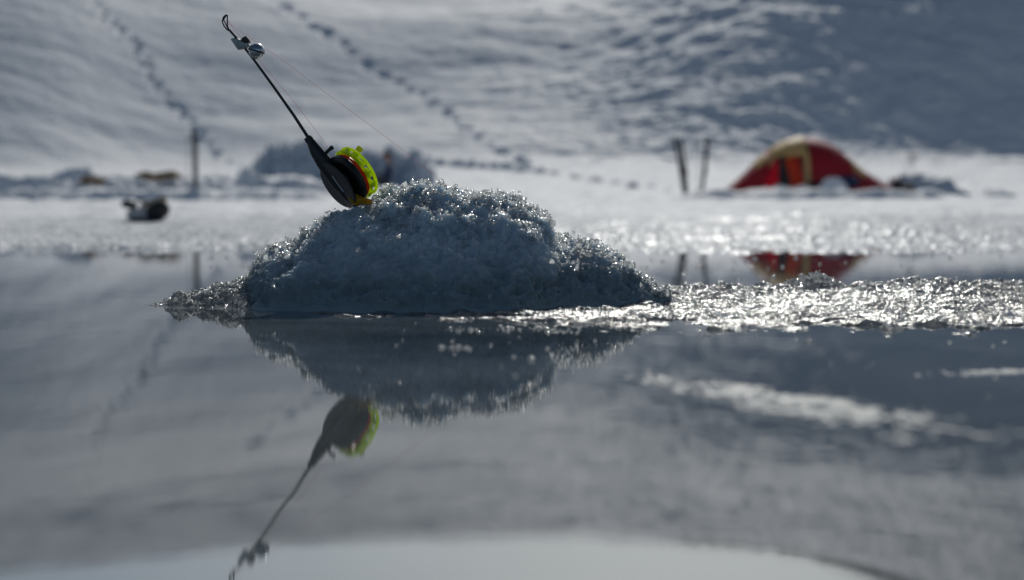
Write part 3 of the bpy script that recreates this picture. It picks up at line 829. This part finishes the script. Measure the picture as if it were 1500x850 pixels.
tent_patch('door', RED_DOOR, lambda t: 1101 + 24 * t, lambda t: 1127 + 3 * t, 3, 50, 0.016, label='thin bright red door flap')
tent_patch('doorway_shade', DARKFAB, lambda t: 1127 + 3 * t, lambda t: 1146 - 6 * t, 3, 47, 0.015)  # dark sheet painted as the shade inside the open doorway
tent_patch('door', ORANGE_FAB, lambda t: 1145 - 8 * t, lambda t: 1163 - 9 * t, 8, 42, 0.017, label='thin orange red door flap')
for a, b in ((1168, 1192), (1268, 1306)):
    fl = MB()
    A, B = (a - 750) / F * TD, (b - 750) / F * TD
    n = 10; top_, bot_ = [], []
    for k in range(n + 1):
        x = A + (B - A) * k / n; p = tent_pt(x, math.radians(12)); top_.append(p + Vector((0, -.02, 0))); bot_.append(Vector((x, p.y - .25, tz0 + .02)))
    for k in range(n): fl.prism([top_[k], top_[k + 1], bot_[k + 1], bot_[k]], (0, .01, .01))
    fl.build('snow_flap', DARKFAB, tent)
for (a, b, yy) in (((1272, 255), (1335, 285), -.3), ((1105, 240), (1056, 285), -.8), ((1170, 203), (1182, 290), -2.4), ((1170, 201), (1160, 270), 2.4)):
    MB().tube([pt(*a, TD), pt(b[0], b[1], TD + yy)], .006, 6).build('guy_line', STRING, tent)

bb = ground(1236, 33.2)
bag = thing('stuff_sack', bb, 'dark blue stuff sack lying against the front of the red tent', 'bag')
MB().tube([bb + Vector((-.34, 0, .30)), bb + Vector((-.27, 0, .31)), bb + Vector((0, 0, .33)), bb + Vector((.27, 0, .32)), bb + Vector((.33, 0, .31))], [.05, .13, .16, .13, .03], 16).build('sack', BLUEFAB, bag)
MB().tube([bb + Vector((.33, 0, .31)), bb + Vector((.40, 0, .33))], [.03, .06], 10).build('neck', DARKFAB, bag)

# skis stuck upright ---------------------------------------------------
def ski(px_t, py_t, px_b, d, label, lean=0.0, wpx=5.5):
    b = ground(px_b, d); t_ = pt(px_t, py_t, d); t_.y += lean
    o = thing('ski', b, label, 'ski', 'skis stuck upright in the snow')
    L = (t_ - b); up = L.normalized(); side = Vector((0.9, 0.44, 0)).normalized(); side = (side - up * side.dot(up)).normalized(); nrm = up.cross(side)
    w = wpx * d / F / 2
    m = MB(); rows = []
    for k in range(25):
        f = k / 24; p = b - up * .25 + (t_ - b + up * .25) * f
        ww = w * (1.0 - .22 * math.sin(f * math.pi)) * (1 if f < .94 else math.sqrt(max(.05, 1 - ((f - .94) / .065) ** 2)))
        p = p + nrm * (.25 * max(0, f - .86) ** 1.4 * 4)
        rows.append([m.bm.verts.new(p + side * ww * sx_ + nrm * tt) for sx_, tt in ((-1, -.008), (1, -.008), (1, .008), (-1, .008))])
    for r0, r1 in zip(rows, rows[1:]):
        for k in range(4): m.bm.faces.new((r0[k], r0[(k + 1) % 4], r1[(k + 1) % 4], r1[k]))
    m.bm.faces.new(rows[0][::-1]); m.bm.faces.new(rows[-1])
    m.build('ski_body', SKI, o, smooth_shade=False)
    c = b + (t_ - b) * .42 - nrm * .03
    q = Matrix((side, nrm, up)).transposed()
    MB().box(c, w * 1.5, .05, .22, q).box(c + up * .2 - nrm * .01, w * 1.2, .03, .05, q).build('binding', DARKFAB, o, bevel=.006)
    return o
ski(989, 199, 1003, 33.6, 'outer left ski of the four planted left of the red tent, leaning outward', .1, 7.5)
ski(999, 203, 1006, 33.9, 'inner left ski standing nearly upright against the outer left ski', .1, 6)
ski(1038, 200, 1027, 33.6, 'dark ski leaning right, planted between the left pair of skis and the tent', .1, 7)
ski(283, 190, 288, 32.0, 'single dark ski standing in the snow beside the brown bundles', .1, 8.5)
def ski_pole(pb, pt_, d, label, inverted=False, lean=0.0, ringr=.07):
    b = ground(pb, d); t_ = pt(*pt_, d); t_.y += lean
    o = thing('ski_pole', b, label, 'ski pole', 'ski poles stuck in the snow')
    up = (t_ - b).normalized()
    MB().tube([b - up * .2, b, t_], [.010, .010, .008], 10).build('shaft', ALU, o)
    bc_ = b + (t_ - b) * (.93 if inverted else .10)
    m = MB(); x_ = Vector((1, 0, 0)); n_ = (up + Vector((.0, -.7, 0))).normalized(); x_ = (x_ - n_ * x_.dot(n_)).normalized(); y_ = n_.cross(x_)
    m.tube([bc_ + (x_ * math.cos(a) + y_ * math.sin(a)) * ringr for a in np.linspace(0, 2 * math.pi, 25)], .011, 8, caps=False)
    for a in (0, 2.1, 4.2): m.tube([bc_, bc_ + (x_ * math.cos(a) + y_ * math.sin(a)) * ringr], .007, 6)
    m.build('basket', STRING if inverted else DARKFAB, o)
    g0 = b + (t_ - b) * (.12 if inverted else .88)
    MB().tube([g0, g0 + up * .03, g0 + up * .12, g0 + up * .14], [.012, .017, .018, .008], 10).build('grip', DARKFAB, o)
    return o
ski_pole(1022, (1025, 206), 34.2, 'thin ski pole standing just left of the right leaning ski')
ski_pole(276, (275, 200), 32.2, 'thin ski pole standing left of the single dark ski')
ski_pole(1336, (1337, 227), 34.0, 'upturned ski pole whose round basket shows above the snow block wall', True, 0, .14)
ski_pole(1300, (1340, 226), 33.7, 'ski pole leaning far to the right beside the tent, crossing the upright pole', False, .1, .06)
# gear lying by the block wall
def pack(px, d, w, h, dep, mat, name, label, cat, strap=DARKFAB, lid=None, tilt=0.0):
    b = ground(px, d); o = thing(name, b, label, cat)
    m = MB(); rot = Matrix.Rotation(tilt, 3, 'Y')
    m.box(b + Vector((0, 0, h * .5)), w, dep, h, rot)
    bmesh.ops.subdivide_edges(m.bm, edges=m.bm.edges[:], cuts=5, use_grid_fill=True)
    for v in m.bm.verts:
        q = (v.co - b - Vector((0, 0, h * .5))); r = max(abs(q.x) / w, abs(q.y) / dep, abs(q.z) / h) * 2
        l = math.sqrt((q.x / w) ** 2 + (q.y / dep) ** 2 + (q.z / h) ** 2) * 2
        f = 1 - .30 * max(0, l - 1) / .732
        v.co = b + Vector((0, 0, h * .5)) + q * f * (1 + .06 * math.sin(q.x * 23 + q.z * 17))
    m.build('bag_body', mat, o)
    for f in (-.25, .25): MB().tube([b + Vector((w * f, -dep * .51, h * .12)), b + Vector((w * f, -dep * .56, h * .5)), b + Vector((w * f, -dep * .42, h * .93)), b + Vector((w * f, 0, h * 1.02))], .014, 8).build('strap', strap, o)
    if lid:
        MB().tube([b + Vector((-w * .45, 0, h * 1.0)), b + Vector((-w * .38, 0, h * 1.02)), b + Vector((w * .38, 0, h * 1.04)), b + Vector((w * .45, 0, h * 1.02))], [.02, h * .16, h * .16, .02], 12).build('top_roll', lid, o)
    return o
pack(1313, 33.0, .24, .42, .24, DARKFAB, 'backpack', 'dark backpack standing at the left end of the snow block wall', 'backpack')
pack(1329, 32.6, .30, .26, .25, DARKFAB, 'duffel_bag', 'small black bag lying low in front of the snow block wall', 'bag')
pack(476, 40.0, .55, .28, .35, DARKFAB, 'duffel_bag', 'dark bag lying in the snow just left of the reel', 'bag')

# the bag lying out on the ice, left of the heap
db = 11.9
b0 = ground(214, db)
bag2 = thing('kit_bag', b0, 'white and black kit bag with tan roll lying on the shore ice at left', 'bag')
def K(px, py, off=0.0): return pt(px, py, db + off)
def blob(path, radii, mat, name, sq=0.9, n=18):
    return MB().tube(path, [r * db / F for r in radii], n, squash=sq).build(name, mat, bag2)
blob([K(186, 314), K(193, 315), K(205, 315), K(216, 316), K(222, 318)], [4, 9, 11, 9, 4], WHITEFAB, 'white_side', 1.3)
blob([K(215, 318), K(221, 313), K(232, 309), K(240, 305), K(246, 300)], [5, 11, 14, 12, 5], DARKFAB, 'dark_side', 1.3)
blob([K(178, 299, -.02), K(184, 299, -.02), K(196, 301, -.02), K(201, 302, -.02)], [3, 6, 6, 2], GREY, 'flap', 1.0)
blob([K(206, 303, .03), K(214, 300, .02), K(226, 298, .02), K(240, 292, .0), K(245, 291, 0)], [2, 5, 6, 6, 2], TAN, 'top_roll', 1.0)
blob([K(188, 319, -.12), K(196, 322, -.15), K(215, 324, -.15), K(236, 321, -.12)], [2, 3, 3.5, 2], DARKFAB, 'base_strap', 1.0)
blob([K(198, 297, -.03), K(204, 291, -.02), K(210, 296, -.01), K(214, 303, 0)], [1.5, 2, 2, 1.5], DARKFAB, 'handle', 1.0)

# brown bundles on the churned snow
def bundle(px0, px1, py, hp, d, label, seed):
    a, b = pt(px0, py, d), pt(px1, py, d); o = thing('hide_bundle', a.lerp(b, .5) - Vector((0, 0, hp * d / F)), label, 'bundle', 'brown bundles on the churned snow')
    r = hp * d / F; pts = [a.lerp(b, f) + Vector((0, 0, .03 * math.sin(seed + f * 9))) for f in np.linspace(0, 1, 14)]
    rr = [r * (0.35 + .65 * min(1, 5 * min(f, 1 - f))) * (1 + .12 * math.sin(seed * 3 + f * 21)) for f in np.linspace(0, 1, 14)]
    MB().tube(pts, rr, 18, squash=1.8).build('rolled_hide', BROWN, o)
    for f in (.28, .7):
        p = a.lerp(b, f); MB().tube([p + Vector((0, math.cos(q) * r * 1.9, math.sin(q) * r * 1.08)) for q in np.linspace(0, 2 * math.pi, 24)], .015, 6, caps=False).build('lashing', DARKFAB, o)
bundle(200, 266, 258, 6.5, 32.6, 'long brown rolled hide lying on the snow left of the single ski', 1.0)
bundle(116, 154, 264, 6, 32.4, 'short dark brown bundle, farthest left on the snow', 4.0)

# ------------------------------------------------------------------ seated person by the snow wall
PD = 41.6
pb = ground(566, PD)
pb = Vector((pb.x, PD, max(pb.z, pt(566, 276, PD).z - .02)))
person = thing('person', pb, 'person in dark blue jacket and black hat sitting in the snow beyond the reel', 'person')
def figure(bones, mats):
    """bones: chains of (point, radius); one continuous skinned body"""
    verts, edges, rad, idx = [], [], [], {}
    for chain in bones:
        prev = None
        for key, p, r in chain:
            if key not in idx:
                idx[key] = len(verts); verts.append(Vector(p) + pb); rad.append(r)
            if prev is not None and prev != idx[key]: edges.append((prev, idx[key]))
            prev = idx[key]
    me = bpy.data.meshes.new('skeleton'); me.from_pydata([v[:] for v in verts], edges, [])
    o = bpy.data.objects.new('tmp', me); COL.objects.link(o)
    sk = o.modifiers.new('skin', 'SKIN'); sk.use_smooth_shade = True
    for v, r in zip(me.skin_vertices[0].data, rad): v.radius = (r, r)
    me.skin_vertices[0].data[0].use_root = True
    sb_ = o.modifiers.new('sub', 'SUBSURF'); sb_.levels = 2; sb_.render_levels = 2
    dg = bpy.context.evaluated_depsgraph_get()
    res = bpy.data.meshes.new_from_object(o.evaluated_get(dg))
    bpy.data.objects.remove(o)
    return res
B_ = [[('pel', (0, 0, .13), .15), ('wai', (.06, 0, .28), .135), ('che', (.10, 0, .45), .155), ('nek0', (.09, 0, .58), .08), ('nek', (.07, 0, .64), .055), ('head0', (.05, 0, .70), .075), ('head1', (.03, 0, .77), .095), ('head2', (.035, 0, .84), .075)]]
for sgn, nm in ((-1, 'l'), (1, 'r')):
    B_.append([('pel', 0, 0), ('hip' + nm, (-.05, sgn * .10, .12), .10), ('kne' + nm, (-.44, sgn * .14, .34 if sgn > 0 else .26), .068), ('ank' + nm, (-.70, sgn * .15, .06), .045), ('toe' + nm, (-.82, sgn * .16, .10), .04)])
    B_.append([('che', 0, 0), ('sho' + nm, (.10, sgn * .19, .53), .075), ('elb' + nm, (-.03, sgn * .25, .31), .052), ('wri' + nm, (-.25, sgn * .18, .33), .036), ('pal' + nm, (-.31, sgn * .17, .34), .04)])
bm_ = figure(B_, None)
# fingers, joined into the same mesh
fb = bmesh.new(); fb.from_mesh(bm_)
tmp = MB(); tmp.bm.free(); tmp.bm = fb
for sgn in (-1, 1):
    pc = pb + Vector((-.32, sgn * .17, .34))
    for k, ln in enumerate((.060, .072, .066, .050)):
        y0 = (k - 1.5) * .019
        tmp.tube([pc + Vector((.01, y0, 0)), pc + Vector((-ln * .55, y0 * 1.15, .004)), pc + Vector((-ln * .85, y0 * 1.2, -.018)), pc + Vector((-ln * .8, y0 * 1.2, -.036))], [.011, .010, .009, .007], 8)
    tmp.tube([pc + Vector((.03, -sgn * .03, .0)), pc + Vector((0, -sgn * .055, -.004)), pc + Vector((-.03, -sgn * .055, -.014))], [.013, .011, .008], 8)
fb.to_mesh(bm_); fb.free()
for m in (BLUEFAB, TROUSER, SKIN): bm_.materials.append(m)
for p in bm_.polygons:
    c = p.center - pb
    p.material_index = 2 if c.z > .63 and c.x < .14 else (1 if c.z < .20 or (c.x < -.16 and abs(c.y) < .30 and not (c.z > .28 and abs(c.y) > .12 and c.x > -.36)) else 0)
    p.use_smooth = True
bd = obj('body', bm_, person)
hc = pb + Vector((.035, 0, .78))
MB().lathe(hc, (.12, 0, 1), [(.106, 0.0), (.112, .015), (.108, .04), (.095, .085), (.06, .115), (0, .125)], 24).build('hat', DARKFAB, person)
fm = MB(); fm.tube([hc + Vector((-.092, 0, .0)), hc + Vector((-.118, 0, -.03)), hc + Vector((-.098, 0, -.04))], [.010, .016, .010], 10)
fm.build('nose', SKIN, person)
MB().tube([hc + Vector((-.094, -.028, -.062)), hc + Vector((-.100, 0, -.064)), hc + Vector((-.094, .028, -.062))], .006, 8).build('mouth', simple('lips', (.30, .11, .09), .5), person)
for sgn in (-1, 1):
    MB().ball(hc + Vector((-.084, sgn * .035, -.005)), .011, 2).build('eye', TROUSER, person)
    MB().ball(hc + Vector((.01, sgn * .098, -.02)), .026, 2, (.9, .4, 1.2)).build('ear', SKIN, person)
person.scale = (1.2, 1.2, 1.2)
